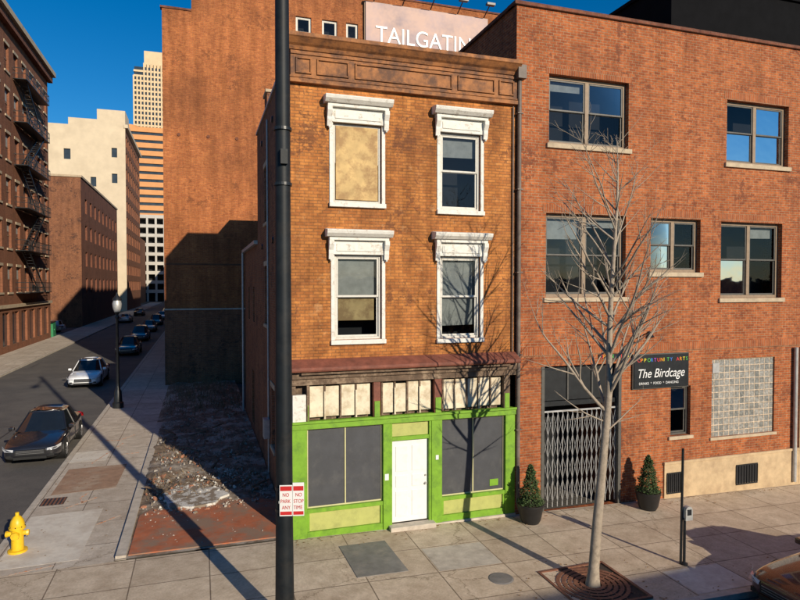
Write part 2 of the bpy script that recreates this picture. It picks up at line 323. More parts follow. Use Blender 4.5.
def spray(pts,w=.05):
    for (a,c) in zip(pts,pts[1:]):
        a=Vector(a);c=Vector(c); n=Vector((-(c-a).y,(c-a).x)).normalized()*w/2
        flat('pavement_marking','orange',[tuple(a-n),tuple(c-n),tuple(c+n),tuple(a+n)],.008,.003)
spray([(-5.6,8.3),(-5.25,9.6),(-4.9,10.9)]); spray([(-5.2,4.2),(-5.35,4.7),(-5.2,5.1)]); spray([(-5.9,.0),(-5.1,.2)]); spray([(-4.6,2.4),(-4.1,2.9)]); spray([(-4.8,9.2),(-4.2,9.3)]); spray([(-5.8,11.6),(-5.1,11.4),(-4.6,12.2)]); spray([(-5.6,3.9),(-4.9,4.6)])
for k in range(14):
    x=random.uniform(-14.5,-7); y=random.uniform(5,80); L=random.uniform(2,8); a=random.choice((R(90),R(88),R(5),R(92))); dx,dy=math.cos(a)*L,math.sin(a)*L
    if not(-14.7<x+dx<-6.8): dx=0
    flat('tar_seal','tarline',[(x,y),(x+dx,y+dy),(x+dx+.06,y+dy+.06),(x+.06,y+.06)],-.126,.002)
for x in (-13,-9.5):
    strip('road_marking','signw',x,x+.2,-16.5,-5.4,-.126)
def litter():
    v=[];f=[]
    for _ in range(620):
        q=random.random()
        if q<.4: x=random.uniform(0,16); y=-.12-random.expovariate(4)
        elif q<.6: x=random.uniform(-3,16); y=-4.9+random.expovariate(4)
        elif q<.8: x=random.gauss(5.6,.9); y=random.gauss(-4,.8)
        else: x=random.uniform(-6.3,-4); y=random.uniform(0,24)
        if -3.9<x<0 and y>0: continue
        z=gz(x)+.012; a=random.uniform(0,6.28); s=random.uniform(.012,.035)
        i=len(v); v+=[(x+s*math.cos(a+t),y+s*.7*math.sin(a+t),z+random.uniform(0,.012)) for t in (0,1.6,3.1,4.7)]; f.append((i,i+1,i+2,i+3))
    me=bpy.data.meshes.new('leaf_litter'); me.from_pydata(v,[],f); me.materials.append(M['leaflit']); o=bpy.data.objects.new('leaf_litter',me); S.collection.objects.link(o)
litter()
# ------------------------------------------------------------------ vacant lot
def heap(x,y): return .38*math.exp(-((x+1.6)**2/2.4+(y-20.5)**2/8))+.12*math.exp(-((x+.7)**2/1+(y-9)**2/12))+.10*math.exp(-((x+2.9)**2/.3+(y-6.5)**2/1.5))
def lot():
    nx,ny=48,260; v=[];f=[]
    for j in range(ny+1):
        for i in range(nx+1):
            x=-3.9+3.88*i/nx; y=.02+24.9*j/ny
            a=min(1,max(0,(y-2.6)/2.5)); h=.02+a*(.08*(noise.noise((x*1.4,y*1.4,0))+.5)+.07*abs(noise.noise((x*4,y*4,3)))+.035*noise.noise((x*13,y*13,1)))
            h+=heap(x,y)
            edge=min(1,(x+3.9)/.3); h=h*edge+.004
            v.append((x,y,h))
    for j in range(ny):
        for i in range(nx): k=j*(nx+1)+i; f.append((k,k+1,k+nx+2,k+nx+1))
    me=bpy.data.meshes.new('vacant_lot_ground'); me.from_pydata(v,[],f); me.materials.append(M['lot'])
    for p in me.polygons: p.use_smooth=True
    o=bpy.data.objects.new('vacant_lot_ground',me); S.collection.objects.link(o)
    flat('red_floor_slab','redslab',[(-3.62,.15),(-.02,.12),(-.02,2.7),(-.8,3.1),(-1.2,3.0),(-1.5,3.35),(-1.9,2.9),(-2.4,3.3),(-2.9,2.8),(-3.3,3.0),(-3.6,2.6)],.05,.06)
    flat('lot_footing','kerb',[(-3.88,.1),(-3.66,.1),(-3.66,14),(-3.88,14)],.07,.1)
lot()
def ico(bm,c,r,sq=(1,1,1),sub=1,jit=.25):
    res=bmesh.ops.create_icosphere(bm,subdivisions=sub,radius=1); rt=Matrix.Rotation(random.uniform(0,6.28),3,Vector((random.random(),random.random(),random.random()+.1)).normalized())
    for vv in res['verts']:
        p=Vector((vv.co.x*sq[0],vv.co.y*sq[1],vv.co.z*sq[2]))*(1+random.uniform(-jit,jit)); vv.co=rt@(p*r)+Vector(c)
def zn():
    while True:
        x=random.uniform(-3.6,-.15); y=2.5+random.expovariate(.13)
        if y<24 and noise.noise((x*.9,y*.7,5))>random.uniform(-.5,.25): return x,y
def rubble(name,m,n,zone,rmin,rmax,sq=(1,.7,.5)):
    bm=bmesh.new()
    for _ in range(n):
        x,y=zone(); r=rmin+(rmax-rmin)*random.random()**4
        z=.04+heap(x,y)+.04*min(1,max(0,y-3))
        ico(bm,(x,y,z+r*.2),r,sq,1)
    me=bpy.data.meshes.new(name); bm.to_mesh(me); bm.free(); me.materials.append(M[m]); o=bpy.data.objects.new(name,me); S.collection.objects.link(o)
rubble('brick_rubble','rub1',800,zn,.014,.10)
rubble('gravel','rub2',1300,zn,.012,.07)
def zs_(): return random.uniform(-3.5,-.2),random.uniform(.3,2.8)
rubble('gravel','rub2',150,zs_,.01,.035)
def zp(): return random.gauss(-2.3,.55),max(1.8,random.gauss(3.9,.8))
rubble('plaster_rubble','plaster',340,zp,.012,.09)
def zq(): return min(-.2,random.gauss(-1.2,.35)),random.gauss(5.2,.5)
rubble('plaster_rubble','plaster',140,zq,.012,.07)
flat('plaster_debris_sheet','plaster',[(-2.9,2.9),(-2.3,2.65),(-1.7,2.8),(-1.55,3.2),(-1.3,3.4),(-1.5,4.0),(-1.9,4.3),(-2.2,4.8),(-2.6,4.7),(-2.9,4.4),(-3.1,4.0)],.115,.1)
def weeds():
    v=[];f=[]
    for _ in range(3200):
        if random.random()<.5: x=random.gauss(-1.8,1.0); y=random.gauss(19.5,2.6)
        else: x,y=zn()
        if x>-.1 or x<-3.8 or y>24.5 or y<3.4: continue
        z=.04+heap(x,y)
        h=random.uniform(.1,.7 if y>15 else .28); a=random.uniform(0,6.28); dx,dy=math.cos(a)*.012,math.sin(a)*.012; l=random.gauss(0,.2),random.gauss(0,.2)
        i=len(v); v+=[(x-dx,y-dy,z),(x+dx,y+dy,z),(x+l[0],y+l[1],z+h)]; f.append((i,i+1,i+2))
    me=bpy.data.meshes.new('dry_weeds'); me.from_pydata(v,[],f); me.materials.append(M['weed']); o=bpy.data.objects.new('dry_weeds',me); S.collection.objects.link(o)
weeds()
b=B('timber_debris')
for _ in range(14):
    x=random.uniform(-3.2,-.6); y=random.uniform(3.6,12); a=random.uniform(0,3.14); l=random.uniform(.3,1.1)
    b.cyl('plank','wood_dk',(x,y,.14),(max(-3.6,min(-.1,x+l*math.cos(a))),y+l*math.sin(a),.17+random.uniform(0,.1)),.04,.03,4)
b.finish()
b=B('storm_drain'); b.box('rim','blk',W0,-6.3,-5.7,-4.9,-4.3,.0,.01)
for k in range(6): b.box('bar','grate',W0,-6.27+.1*k,-6.22+.1*k,-4.88,-4.32,.01,.016)
b.finish()
b=B('utility_cover'); b.lathe('lid','plate',(3.9,-3.2,gz(3.9)+.004),[(0,.012),(.24,.012),(.27,.0)],28); b.finish()
# ------------------------------------------------------------------ main three-storey building
b=B('orange_brick_shop_building'); F=W0; W=5.96
ops=[(1.02,2.24,8.08,10.0),(3.80,4.93,8.0,9.98),(1.05,2.24,4.74,6.82),(3.80,4.93,4.70,6.82)]
wall(b,'front_wall','brick_orange',F,0,W,4.05,11.0,ops,.2)
sideops=[(1.6,2.5,8.1,9.9),(5.2,6.1,8.1,9.9),(1.6,2.5,4.8,6.7),(5.2,6.1,4.8,6.7),(3.4,4.3,1.2,3.0)]
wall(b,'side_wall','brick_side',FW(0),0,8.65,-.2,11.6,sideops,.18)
for o in sideops: win(b,FW(0),*o,fm='frame_w',rec=.1,blind=random.choice((0,.5))); b.box('sill','stone',FW(0),o[0]-.06,o[1]+.06,-.08,.05,o[2]-.1,o[2]-.002); b.box('side_lintel','stone',FW(0),o[0]-.08,o[1]+.08,.0,.03,o[3]+.002,o[3]+.16)
for u,z in ((.8,10.9),(3.6,10.9),(6.8,10.9),(.8,7.4),(3.6,7.4),(6.8,7.4)): b.cyl('wall_anchor','blk',P(FW(0),u,0,z),P(FW(0),u,.05,z),.11,.09,8)
b.cyl('side_conduit','metal',P(FW(0),4.8,.04,.2),P(FW(0),4.8,.04,11.2),.03,seg=8); b.box('meter_box','metal',FW(0),4.6,5.0,.02,.2,1.3,1.9)
wall(b,'back_wall','brick_side',FN(8.65),0,W,-.2,11.6)
b.box('roof','tar',F,.02,W-.02,-8.6,-.1,11.3,11.4)
b.box('roof_edge','metal',FW(0),.3,8.68,-.1,.05,11.6,11.68)
b.box('chimney','brick_side',F,.15,.75,-7.4,-6.6,11.4,12.6); b.box('chimney','stone',F,.1,.8,-7.45,-6.55,12.6,12.7)
wall(b,'ell_wall','brick_side',FW(0),8.66,15.5,-.2,7.6,[(10.2,11,4.6,6),(12.6,13.4,4.6,6),(10.5,11.6,.4,2.6)],.15)
for o in [(10.2,11,4.6,6),(12.6,13.4,4.6,6)]: win(b,FW(0),*o,rec=.08)
b.box('boarded_opening','ply',FW(0),10.5,11.6,-.14,-.1,.4,2.6)
b.box('ell_wall_body','brick_side',F,.9,1.1,-15.48,-8.7,-.1,7.5); b.box('ell_roof','tar',F,.02,1.3,-15.5,-8.7,7.5,7.58); b.box('ell_gutter','metal',FW(0),8.7,15.6,.0,.14,7.6,7.74)
b.box('rear_stair_wall','brick_side',F,1.15,W,-13,-9.0,-.1,14.0)  # added block, hidden behind the front, casts shade on the tall warehouse wall
b.box('rear_block_wall','brick_side',F,1.35,W,-20,-13.02,-.1,12.1)  # lower added block, also unseen, levels the top of that shadow
b.cyl('ell_downspout','metal',(-.12,15.3,0),(-.12,15.3,7.6),.05)
win(b,F,*ops[0],rec=.06)
b.box('plywood_board','ply',F,1.10,2.16,-.095,-.05,8.16,9.94)
win(b,F,*ops[1],rec=.06,blind=.3); win(b,F,*ops[2],rec=.06,blind=.5); win(b,F,*ops[3],rec=.06,blind=.85)
b.box('window_shade','ply',F,1.18,2.1,-.24,-.2,5.2,5.75)
for (u0,u1,z0,z1) in ops:
    c0,c1=u0-.1,u1+.1
    b.box('sill','white',F,c0,c1,-.15,.09,z0-.11,z0-.002)
    b.box('window_casing','white',F,u0-.09,u0-.002,-.1,.03,z0,z1); b.box('window_casing','white',F,u1+.002,u1+.09,-.1,.03,z0,z1)
    b.box('hood_frieze','white',F,c0,c1,-.05,.07,z1,z1+.34)
    b.box('hood_frieze','white',F,c0+.14,c1-.14,.072,.09,z1+.08,z1+.26)
    b.box('hood_bed','white',F,c0-.05,c1+.05,-.02,.17,z1+.342,z1+.42)
    b.prism('hood_cornice','white',F,c0-.13,c1+.13,[(-.02,z1+.422),(.22,z1+.422),(.30,z1+.5),(.32,z1+.56),(.32,z1+.585),(-.02,z1+.63)])
    for cc in (c0-.06,c1-.06):
        b.prism('bracket','white',F,cc,cc+.12,[(.071,z1-.12),(.10,z1-.12),(.13,z1+.02),(.13,z1+.1),(.2,z1+.24),(.2,z1+.34),(.071,z1+.34)])
        b.cyl('bracket_drop','white',P(F,cc+.06,.1,z1-.17),P(F,cc+.06,.1,z1-.12),.02,.035,8)
b.box('cornice_board','wood_or',F,0.0,W,-.06,.07,10.84,11.66)
b.box('cornice_lower_mould','wood_or',F,-.02,W,.072,.13,10.84,10.94)
b.box('cornice_lower_mould','wood_or',F,-.02,W,.072,.10,10.96,11.0)
b.prism('cornice_crown','wood_or',F,-.08,W+.02,[(-.1,11.6),(.1,11.6),(.14,11.68),(.2,11.72),(.3,11.82),(.33,11.84),(.33,11.93),(-.1,11.98)])
b.box('cornice_dentil_band','wood_or',F,0,W,.072,.1,11.5,11.56)
for (a,c) in ((.12,.5),(.62,1.4),(1.55,4.1),(4.25,5.3),(5.42,5.86)):
    for (p,q,r_,s_) in ((a,c,11.06,11.1),(a,c,11.40,11.44),(a,a+.04,11.1,11.4),(c-.04,c,11.1,11.4)):
        b.box('cornice_panel_mould','wood_or',F,p,q,.072,.11,r_,s_)
b.prism('storefront_ledge','rust',F,-.04,W,[(-.0,4.05),(.34,4.03),(.36,4.07),(.36,4.13),(.02,4.3),(-.0,4.3)])
b.box('fascia','wood_dk',F,0,W,-.1,.14,3.84,4.03); b.box('fascia','wood_dk',F,0,W,-.1,.08,3.68,3.838)
b.box('soffit_scrap','wood_dk',F,.2,5.7,.15,.26,3.95,4.0)
b.box('transom_back','wood_dk',F,.0,W,-.25,-.2,2.7,3.7)
for (a,c,n) in ((.42,1.98,4),(2.26,3.6,4),(3.9,5.6,5)):
    w=(c-a)/n
    for k in range(n):
        o=random.uniform(-.01,.01)
        b.box('transom_panel','cream',F,a+k*w+.025,a+(k+1)*w-.025,-.10,-.06+o,2.86+random.uniform(0,.03),3.62+random.uniform(-.03,.02))
        b.box('transom_batten','wood_dk',F,a+k*w-.022,a+k*w+.022,-.12,-.02,2.82,3.68)
        if k%2: b.box('transom_batten_face','cream',F,a+k*w-.022,a+k*w+.022,-.018,.0,2.82,3.5)
for a,c in ((.36,.42),(2.02,2.2),(3.64,3.84),(5.62,5.8)):
    b.box('transom_pier','rust' if a>1 and a<5 else 'wood_dk',F,a,c,-.12,.05,2.8,3.68); b.box('transom_pier_face','green',F,a+.02,c-.02,.052,.07,2.8,3.2)
b.box('white_side_panel','white',F,.02,.34,-.05,.06,2.62,3.45); b.box('corner_post','wood_dk',F,.0,.1,-.12,.02,3.45,3.68)
Z=-.15
b.box('green_header','green',F,0,W,-.1,.1,2.62,2.80); b.box('green_header_lip','green',F,0,W,.1,.15,2.76,2.82)
for a,c in ((.0,.36),(2.26,2.44),(3.55,3.84),(5.66,5.94)):
    b.box('green_pilaster','green',F,a,c,-.1,.08,Z,2.618)
for a,c,zl in ((.36,2.26,.68),(3.84,5.66,.60)):
    b.box('window_board','panel',F,a,c,-.08,-.04,zl,2.62)
    b.box('green_sill','green',F,a,c,-.1,.06,zl-.1,zl); b.box('green_kick','green',F,a,c,-.1,.05,Z,.12)
    b.box('kick_panel','lime',F,a+.06,c-.06,-.1,.0,.121,zl-.1); b.box('kick_stile','green',F,a,a+.06,-.1,.04,.121,zl-.101); b.box('kick_stile','green',F,c-.06,c,-.1,.04,.121,zl-.101)
    t=.035; mid=(a+c)/2
    for (p,q,r_,s_) in ((a,a+t,zl,2.618),(c-t,c,zl,2.618),(a+t,c-t,zl,zl+t),(a+t,c-t,2.618-t,2.618),(mid-t/2,mid+t/2,zl+t,2.618-t)):
        b.box('board_trim','trim',F,p,q,-.038,-.01,r_,s_)
b.box('door_header','lime',F,2.5,3.5,-.1,.0,2.26,2.61)
b.box('door_frame','green',F,2.441,2.50,-.1,.06,0,2.618); b.box('door_frame','green',F,3.49,3.549,-.1,.06,0,2.618); b.box('door_frame','green',F,2.50,3.49,-.1,.05,2.16,2.26)
b.box('door','door',F,2.505,3.485,-.1,-.04,.06,2.155)
for (p,q) in ((.2,.85),(.95,1.25),(1.35,2.0)):
    for (a,c) in ((2.62,2.94),(3.05,3.37)):
        b.box('door_panel','door',F,a,c,-.042,-.026,p,q)
b.cyl('door_knob','metal',P(F,3.42,-.05,1.0),P(F,3.42,.03,1.0),.03); b.cyl('door_knob','metal',P(F,3.42,-.05,1.2),P(F,3.42,-.01,1.2),.025)
b.box('door_step','kerb',F,2.40,3.60,.0,.28,-.2,.05)
b.box('base_stone','kerb',F,-.02,W,-.1,.1,-.3,-.04)
b.box('house_number_plate','signw',F,3.66,3.74,.082,.09,1.6,1.72); b.box('permit_notice','signw',F,2.3,2.4,.082,.086,1.2,1.36)
b.box('green_notice','green',F,5.25,5.5,-.038,-.03,.72,.9)
b.cyl('conduit','pipe',(5.86,-.05,4.3),(5.86,-.05,10.8),.02,seg=8)
main=b.finish(bevel=.006)
b=B('downspout')
b.cyl('pipe','pipe',(6.02,-.1,.25),(6.02,-.1,11.7),.055)
for z in (2.2,4.2,6.4,8.6,10.6): b.box('strap','pipe',W0,5.94,6.10,.0,.17,z,z+.03)
b.cyl('shoe','pipe',(6.02,-.1,.25),(6.02,-.3,0.0),.055); b.box('hopper','pipe',W0,5.9,6.14,.02,.26,11.5,11.85)
b.finish()
# ------------------------------------------------------------------ right building
b=B('red_brick_commercial_building'); F=W0
A=(6.97,9.56,9.93,11.8);Bw=(13.12,15.6,9.78,11.68);A2=(6.9,9.5,5.74,8.04);Mw=(10.36,12.17,6.45,8.02);B2=(12.95,15.4,5.68,8.0)
G=(6.78,9.39,-.2,3.85); sm=(11.14,11.87,1.6,3.08); gb=(12.67,15.17,1.45,3.82)
C1=(18.6,21.2,9.78,11.68); C2=(18.6,21.2,5.68,8.0)
wall(b,'front_wall','brick_red',F,5.98,24,-.5,13.5,[A,Bw,A2,Mw,B2,G,sm,gb,C1,C2],.24)
wall(b,'side_wall','brick_red',FW(5.98),0,24,11.0,13.5); wall(b,'back_wall','brick_red',FN(24),5.98,24,-.5,13.5); wall(b,'right_wall','brick_red',FE(24),0,24,-.5,13.5)
b.box('roof','tar',F,6.1,23.9,-23.9,-.3,12.8,12.9)
b.box('parapet_inner_wall','brick_red',F,5.99,24,-.35,-.3,12.8,13.5)
b.box('coping','brick_dark',F,5.9,24.1,-.4,.07,13.5,13.6); b.box('coping_side','brick_dark',FW(5.98),.1,24,-.35,.07,13.5,13.6)
for w,c,bl in ((A,2,(.2,0)),(Bw,2,0),(A2,2,(.3,.15)),(Mw,2,0),(B2,2,(0,.2)),(C1,2,0),(C2,2,0)):
    win(b,F,*w,fm='frame_t',rec=.15,cols=c,blind=bl,ft=.09,sm='frame_g')
    b.box('sill','stone',F,w[0]-.08,w[1]+.08,-.14,.07,w[2]-.13,w[2]-.002)
    b.box('lintel','brick_soldier',F,w[0]-.1,w[1]+.1,.001,.008,w[3]+.002,w[3]+.24)
win(b,F,*sm,fm='frame_g',rec=.12,ft=.06); b.box('sill','stone',F,11.05,11.95,-.1,.06,1.5,1.598)
b.box('glass_block_panel','gblock',F,gb[0],gb[1],-.10,-.05,gb[2],gb[3]); b.box('sill','stone',F,12.6,15.25,-.1,.05,1.36,1.448)
b.box('vent_grille','metal',F,12.72,12.98,-.048,-.02,3.4,3.7)
b.box('belt_course','brick_soldier',F,6.1,24,.0,.025,4.15,4.38)
b.box('base_render','cement',F,10.9,17,.0,.05,-.5,.78); b.box('base_render_cap','cement',F,10.88,17.02,.0,.08,.782,.86)
for a,c in ((10.98,11.55),(13.6,14.45)):
    b.box('basement_grille_back','dark',F,a,c,.051,.056,-.05,.5)
    for k in range(9): b.box('basement_grille','blk',F,a+(c-a)*k/8-.01,a+(c-a)*k/8+.01,.056,.08,-.05,.5)
    b.box('basement_grille','blk',F,a,c,.056,.085,.5,.54); b.box('basement_grille','blk',F,a,c,.056,.085,-.09,-.05)
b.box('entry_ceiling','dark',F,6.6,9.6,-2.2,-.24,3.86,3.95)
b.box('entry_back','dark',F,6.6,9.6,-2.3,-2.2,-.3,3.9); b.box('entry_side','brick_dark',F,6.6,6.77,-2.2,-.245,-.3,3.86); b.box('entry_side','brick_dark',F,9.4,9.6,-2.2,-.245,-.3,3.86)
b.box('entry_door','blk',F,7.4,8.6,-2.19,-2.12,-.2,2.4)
b.box('entry_transom','blk',F,6.88,9.29,-.22,-.19,2.86,3.85)
for u in (7.7,8.5): b.box('entry_transom_bar','frame_g',F,u,u+.05,-.188,-.15,2.86,3.85)
b.box('entry_transom_beam','blk',F,6.78,9.39,-.2,-.1,2.72,2.85)
b.box('jamb','frame_g',F,6.78,6.88,-.2,.02,-.2,3.85); b.box('jamb','frame_g',F,9.29,9.39,-.2,.02,-.2,3.85)
n=15; x0,x1=6.9,9.27
for k in range(n+1):
    u=x0+(x1-x0)*k/n; b.box('gate_bar','metal',F,u-.013,u+.013,-.12,-.10,-.1,2.55)
    if k<n:
        v=x0+(x1-x0)*(k+1)/n
        for z in (.05,.67,1.29,1.91):
            b.cyl('gate_lattice','metal',P(F,u,-.09,z),P(F,v,-.09,z+.62),.009,seg=4); b.cyl('gate_lattice','metal',P(F,v,-.095,z),P(F,u,-.095,z+.62),.009,seg=4)
b.box('gate_track','metal',F,6.88,9.29,-.13,-.09,2.55,2.6)
b.cyl('white_downspout','metal',(15.95,-.1,-.2),(15.95,-.1,4.1),.06)
b.box('end_pier','cement',F,16.2,16.6,.0,.06,-.3,4.1)
b.cyl('lamp_arm','blk',(9.9,-.02,4.55),(9.9,-.5,4.75),.02,seg=8); b.cyl('lamp_shade','blk',(9.9,-.5,4.78),(9.9,-.55,4.6),.04,.13,12)
b.box('security_light','signw',F,16.5,16.8,.0,.2,4.6,4.8)
b.box('penthouse_wall','slate',F,14.6,23,-12,-4,12.9,17.4); b.box('penthouse_cap','slate',F,14.5,23.1,-12.1,-3.9,17.4,17.55)
b.box('roof_unit','metal',F,12.2,13.1,-3.4,-2.4,12.9,14.3)
for x in (8.2,13.4): b.cyl('vent_pipe','metal',(x,2.2,12.9),(x,2.2,14.6),.07); b.cyl('vent_cap','metal',(x,2.2,14.6),(x,2.2,14.75),.14,.05)
right=b.finish(bevel=.006)
b=B('hanging_bar_sign'); b.box('board','blk',F,9.76,11.7,.03,.09,3.1,4.06); b.box('board_edge','frame_g',F,9.73,11.73,.025,.06,3.07,4.09)
e=b.finish()
cols=[(.7,.05,.05),(.8,.3,.02),(.75,.65,.04),(.08,.45,.08),(.05,.2,.65),(.4,.06,.45)]
cm=[mat('letter_%d'%i,c,.5,.05,5,0) for i,c in enumerate(cols)]
txt('lettering','The Birdcage',.37,(9.84,-.095,3.40),(R(90),0,0),M['signw'],e,.004,shear=.3,sx=.86)
for i,ch in enumerate('OPPORTUNITY ARTS'): txt('rainbow_letter',ch,.15,(9.86+i*.115,-.095,3.86),(R(90),0,0),cm[i%6],e,.004)
txt('lettering','DRINKS  *  FOOD  *  DANCING',.1,(9.92,-.095,3.2),(R(90),0,0),M['signw'],e,.003)
b=B('entry_banner'); b.box('banner','blk',F,8.6,9.7,.02,.03,4.0,4.13); e=b.finish()
for i,ch in enumerate('OPEN TILL'): txt('banner_letter',ch,.16,(8.62+i*.12,-.034,4.01),(R(90),0,0),cm[i%6],e,.003)
# low building across the main street (behind the camera, seen in window reflections)
b=B('low_brick_garage'); Fo=FN(-21)
oo=[(x,x+2.4,.6,3.0) for x in range(-14,44,6)]
wall(b,'street_wall','brick_dark',Fo,-18,46,-.6,6.4,oo,.2)
for o in oo: b.box('window_glass','gl_far',Fo,o[0],o[1],-.3,-.2,o[2],o[3])
b.box('body_wall','brick_dark',Fo,-17.98,45.98,-16,-.35,-.6,6.3); b.box('coping','stone',Fo,-18.1,46.1,-.35,.1,6.4,6.55); b.finish()
# ------------------------------------------------------------------ tall building behind
b=B('tall_brick_warehouse'); F=FS(25)
sw_=[(3.9,4.9,21.4,23.3),(5.6,6.6,21.4,23.3),(7.2,8.0,21.4,23.3)]
wall(b,'front_wall','brick_tall',F,-2.4,20,-.3,25.3,sw_,.25)
wall(b,'front_wall_low','brick_tall',F,-4.1,-2.4,-.3,22.7)
for o in sw_: win(b,F,*o,fm='frame_w',rec=.12,ft=.1); b.box('sill','stone',F,o[0]-.1,o[1]+.1,-.1,.08,o[2]-.15,o[2]-.002)
lo=[(y,y+1.6,z,z+2.2) for y in range(4,70,5) for z in (2,6,10,14,18)]
wall(b,'street_wall','brick_far',FW(-4.1,25),0,75,-.3,22.7,lo,.2)
for o in lo: b.box('street_window','gl_far',FW(-4.1,25),o[0],o[1],-.3,-.2,o[2],o[3])
b.box('return_wall','brick_tall',F,-2.42,-2.3,-20,-.02,22.7,25.3)
b.box('roof_low','tar',F,-4.05,-2.4,-75,-.1,22.4,22.5); b.box('roof','tar',F,-2.3,19.9,-75,-.1,24.9,25.0)
b.box('coping','brick_dark',F,-4.2,-2.42,-.4,.06,22.7,22.82); b.box('coping','brick_dark',F,-2.44,20.1,-.4,.06,25.3,25.42)
b.box('back_wall','brick_far',F,-4.1,20,-75.2,-75,-.3,25); b.box('right_wall','brick_far',F,20,20.2,-75,0,-.3,25.3)
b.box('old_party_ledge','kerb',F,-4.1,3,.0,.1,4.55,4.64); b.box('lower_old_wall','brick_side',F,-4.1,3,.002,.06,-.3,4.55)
b.box('old_roof_scar','scar',F,-4.1,1.2,.001,.02,7.3,7.4)
for k in range(4): b.cyl('wall_anchor','brick_dark',(-3.2+1.7*k,25,15.2),(-3.2+1.7*k,24.95,15.2),.11,.1,8)
tb=b.finish()
b=B('billboard'); b.box('panel','bill',F,8.45,17.3,.15,.3,21.7,24.75); b.box('frame','frame_t',F,8.38,17.37,.08,.2,21.63,24.82)
b.box('catwalk','blk',F,8.4,17.3,.3,.9,21.35,21.42)
for x in (9,11,13,15,17): b.cyl('strut','blk',P(F,x,.0,20.8),P(F,x,.9,21.35),.05,seg=6); b.cyl('lamp_arm','blk',P(F,x,.3,24.8),P(F,x,1.3,25.3),.04,seg=6); b.box('lamp','blk',F,x-.3,x+.3,1.2,1.5,25.2,25.35)
e=b.finish(); txt('lettering','TAILGATING',1.5,(9.1,24.66,22.2),(R(90),0,0),M['signw'],e,.01,sx=.92)
# ------------------------------------------------------------------ street (left) buildings
def grid(u0,u1,z0,z1,nu,nz,ww,hh):
    r=[]
    for i in range(nu):
        for j in range(nz):
            cu=u0+(u1-u0)*(i+.5)/nu; cz=z0+(z1-z0)*(j+.5)/nz; r.append((cu-ww/2,cu+ww/2,cz-hh/2,cz+hh/2))
    return r
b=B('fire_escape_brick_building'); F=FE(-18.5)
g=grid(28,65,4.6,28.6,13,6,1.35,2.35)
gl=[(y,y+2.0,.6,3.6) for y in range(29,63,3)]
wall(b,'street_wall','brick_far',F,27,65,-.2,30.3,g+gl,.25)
for o in g:
    b.box('window_glass','gl_far',F,o[0],o[1],-.25,-.2,o[2],o[3]); b.box('window_rail','frame_t',F,o[0],o[1],-.2,-.16,(o[2]+o[3])/2-.05,(o[2]+o[3])/2+.05)
    if random.random()<.4: b.box('window_blind','curtain',F,o[0]+.08,o[1]-.08,-.199,-.19,o[3]-random.uniform(.4,1.3),o[3]-.05)
    b.box('sill','stone',F,o[0]-.1,o[1]+.1,-.1,.1,o[2]-.18,o[2]-.002); b.box('lintel','stone',F,o[0]-.12,o[1]+.12,.0,.05,o[3]+.002,o[3]+.25)
for o in gl: b.box('shop_glass','gl_far',F,o[0],o[1],-.25,-.2,o[2],o[3])
b.box('belt','stone',F,27,65.1,.0,.2,4.0,4.3); b.box('cornice','brick_dark',F,26.9,65.3,.0,.5,29.3,30.0); b.box('cornice','stone',F,26.9,65.5,.0,.8,30.0,30.5)
b.box('body_wall','brick_far',FE(-18.8),27.02,64.9,-25,-.2,-.2,30.2)
wall(b,'end_wall','brick_far',FN(65,-18.5),-25,0,-.2,30.3)
wall(b,'front_wall','brick_far',FS(27,-18.5),-25,0,-.2,30.3)
b.finish()
b=B('fire_escape')
for j in range(6):
    z=5.3+4*j; u0,u1=51,60
    b.box('platform','blk',F,u0,u1,.05,1.2,z,z+.06)
    for zz in (z+.5,z+1.0): b.box('rail','blk',F,u0,u1,1.16,1.2,zz,zz+.05); b.box('rail','blk',F,u0,u0+.05,.05,1.2,zz,zz+.05); b.box('rail','blk',F,u1-.05,u1,.05,1.2,zz,zz+.05)
    for k in range(19): u=u0+(u1-u0)*k/18; b.box('baluster','blk',F,u-.02,u+.02,1.16,1.2,z,z+1.05)
    if j<5:
        a,c=(52,58.5) if j%2 else (58.5,52)
        for d in (.35,.95): b.cyl('stringer','blk',P(F,a,d,z),P(F,c,d,z+4),.07,seg=4)
        for s in range(14): t=s/14; b.box('tread','blk',F,a+(c-a)*t-.12,a+(c-a)*t+.12,.35,.95,z+4*t,z+4*t+.03)
b.finish()
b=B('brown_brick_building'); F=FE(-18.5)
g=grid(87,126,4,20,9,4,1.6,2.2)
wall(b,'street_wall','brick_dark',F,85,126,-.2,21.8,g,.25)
for o in g: b.box('window_glass','gl_far',F,o[0],o[1],-.3,-.25,o[2],o[3])
wall(b,'front_wall','brick_side',FS(85,-18.5),-25,0,-.2,21.8)  # sunlit front in lighter brick, shaded street wall darker: light put into colour
b.box('parapet','stone',FE(-18.5),84.9,126,-.3,.15,21.8,22.1); b.box('parapet','stone',FS(85,-18.5),-25,-.3,-.3,.15,21.8,22.1); b.box('roof','tar',FE(-18.5),85.3,126,-24,-.4,21,21.1)
b.box('stair_bulkhead','brick_dark',FS(90,-18.5),-14,-10,-6,0,21.1,24.5)
b.finish()
b=B('beige_building')
gw=[(-13,-11.6,35,37.4),(-13,-11.6,29,31.2),(-7.5,-6.3,29,31.2),(-3,-1.8,36,38.2),(-3,-1.8,30,32.2)]
wall(b,'front_wall','beige',FS(143,-18.5),-22,0,-.2,43,gw,.4)
for o in gw: b.box('window_glass','gl_far',FS(143,-18.5),o[0],o[1],-.5,-.4,o[2],o[3])
b.box('stair_head_wall','beige',FS(143,-18.5),-6,0,-8,.0,43.0,47); b.box('stair_head_wall','beige',FS(143,-18.5),-12,-6.01,-8,-.02,43.0,44.6)
g=grid(143,178,4,42,9,10,2,2.4); wall(b,'street_wall','brick_far',FE(-18.5),143,178,-.2,43,g,.3)
for o in g: b.box('window_glass','gl_far',FE(-18.5),o[0],o[1],-.4,-.3,o[2],o[3])
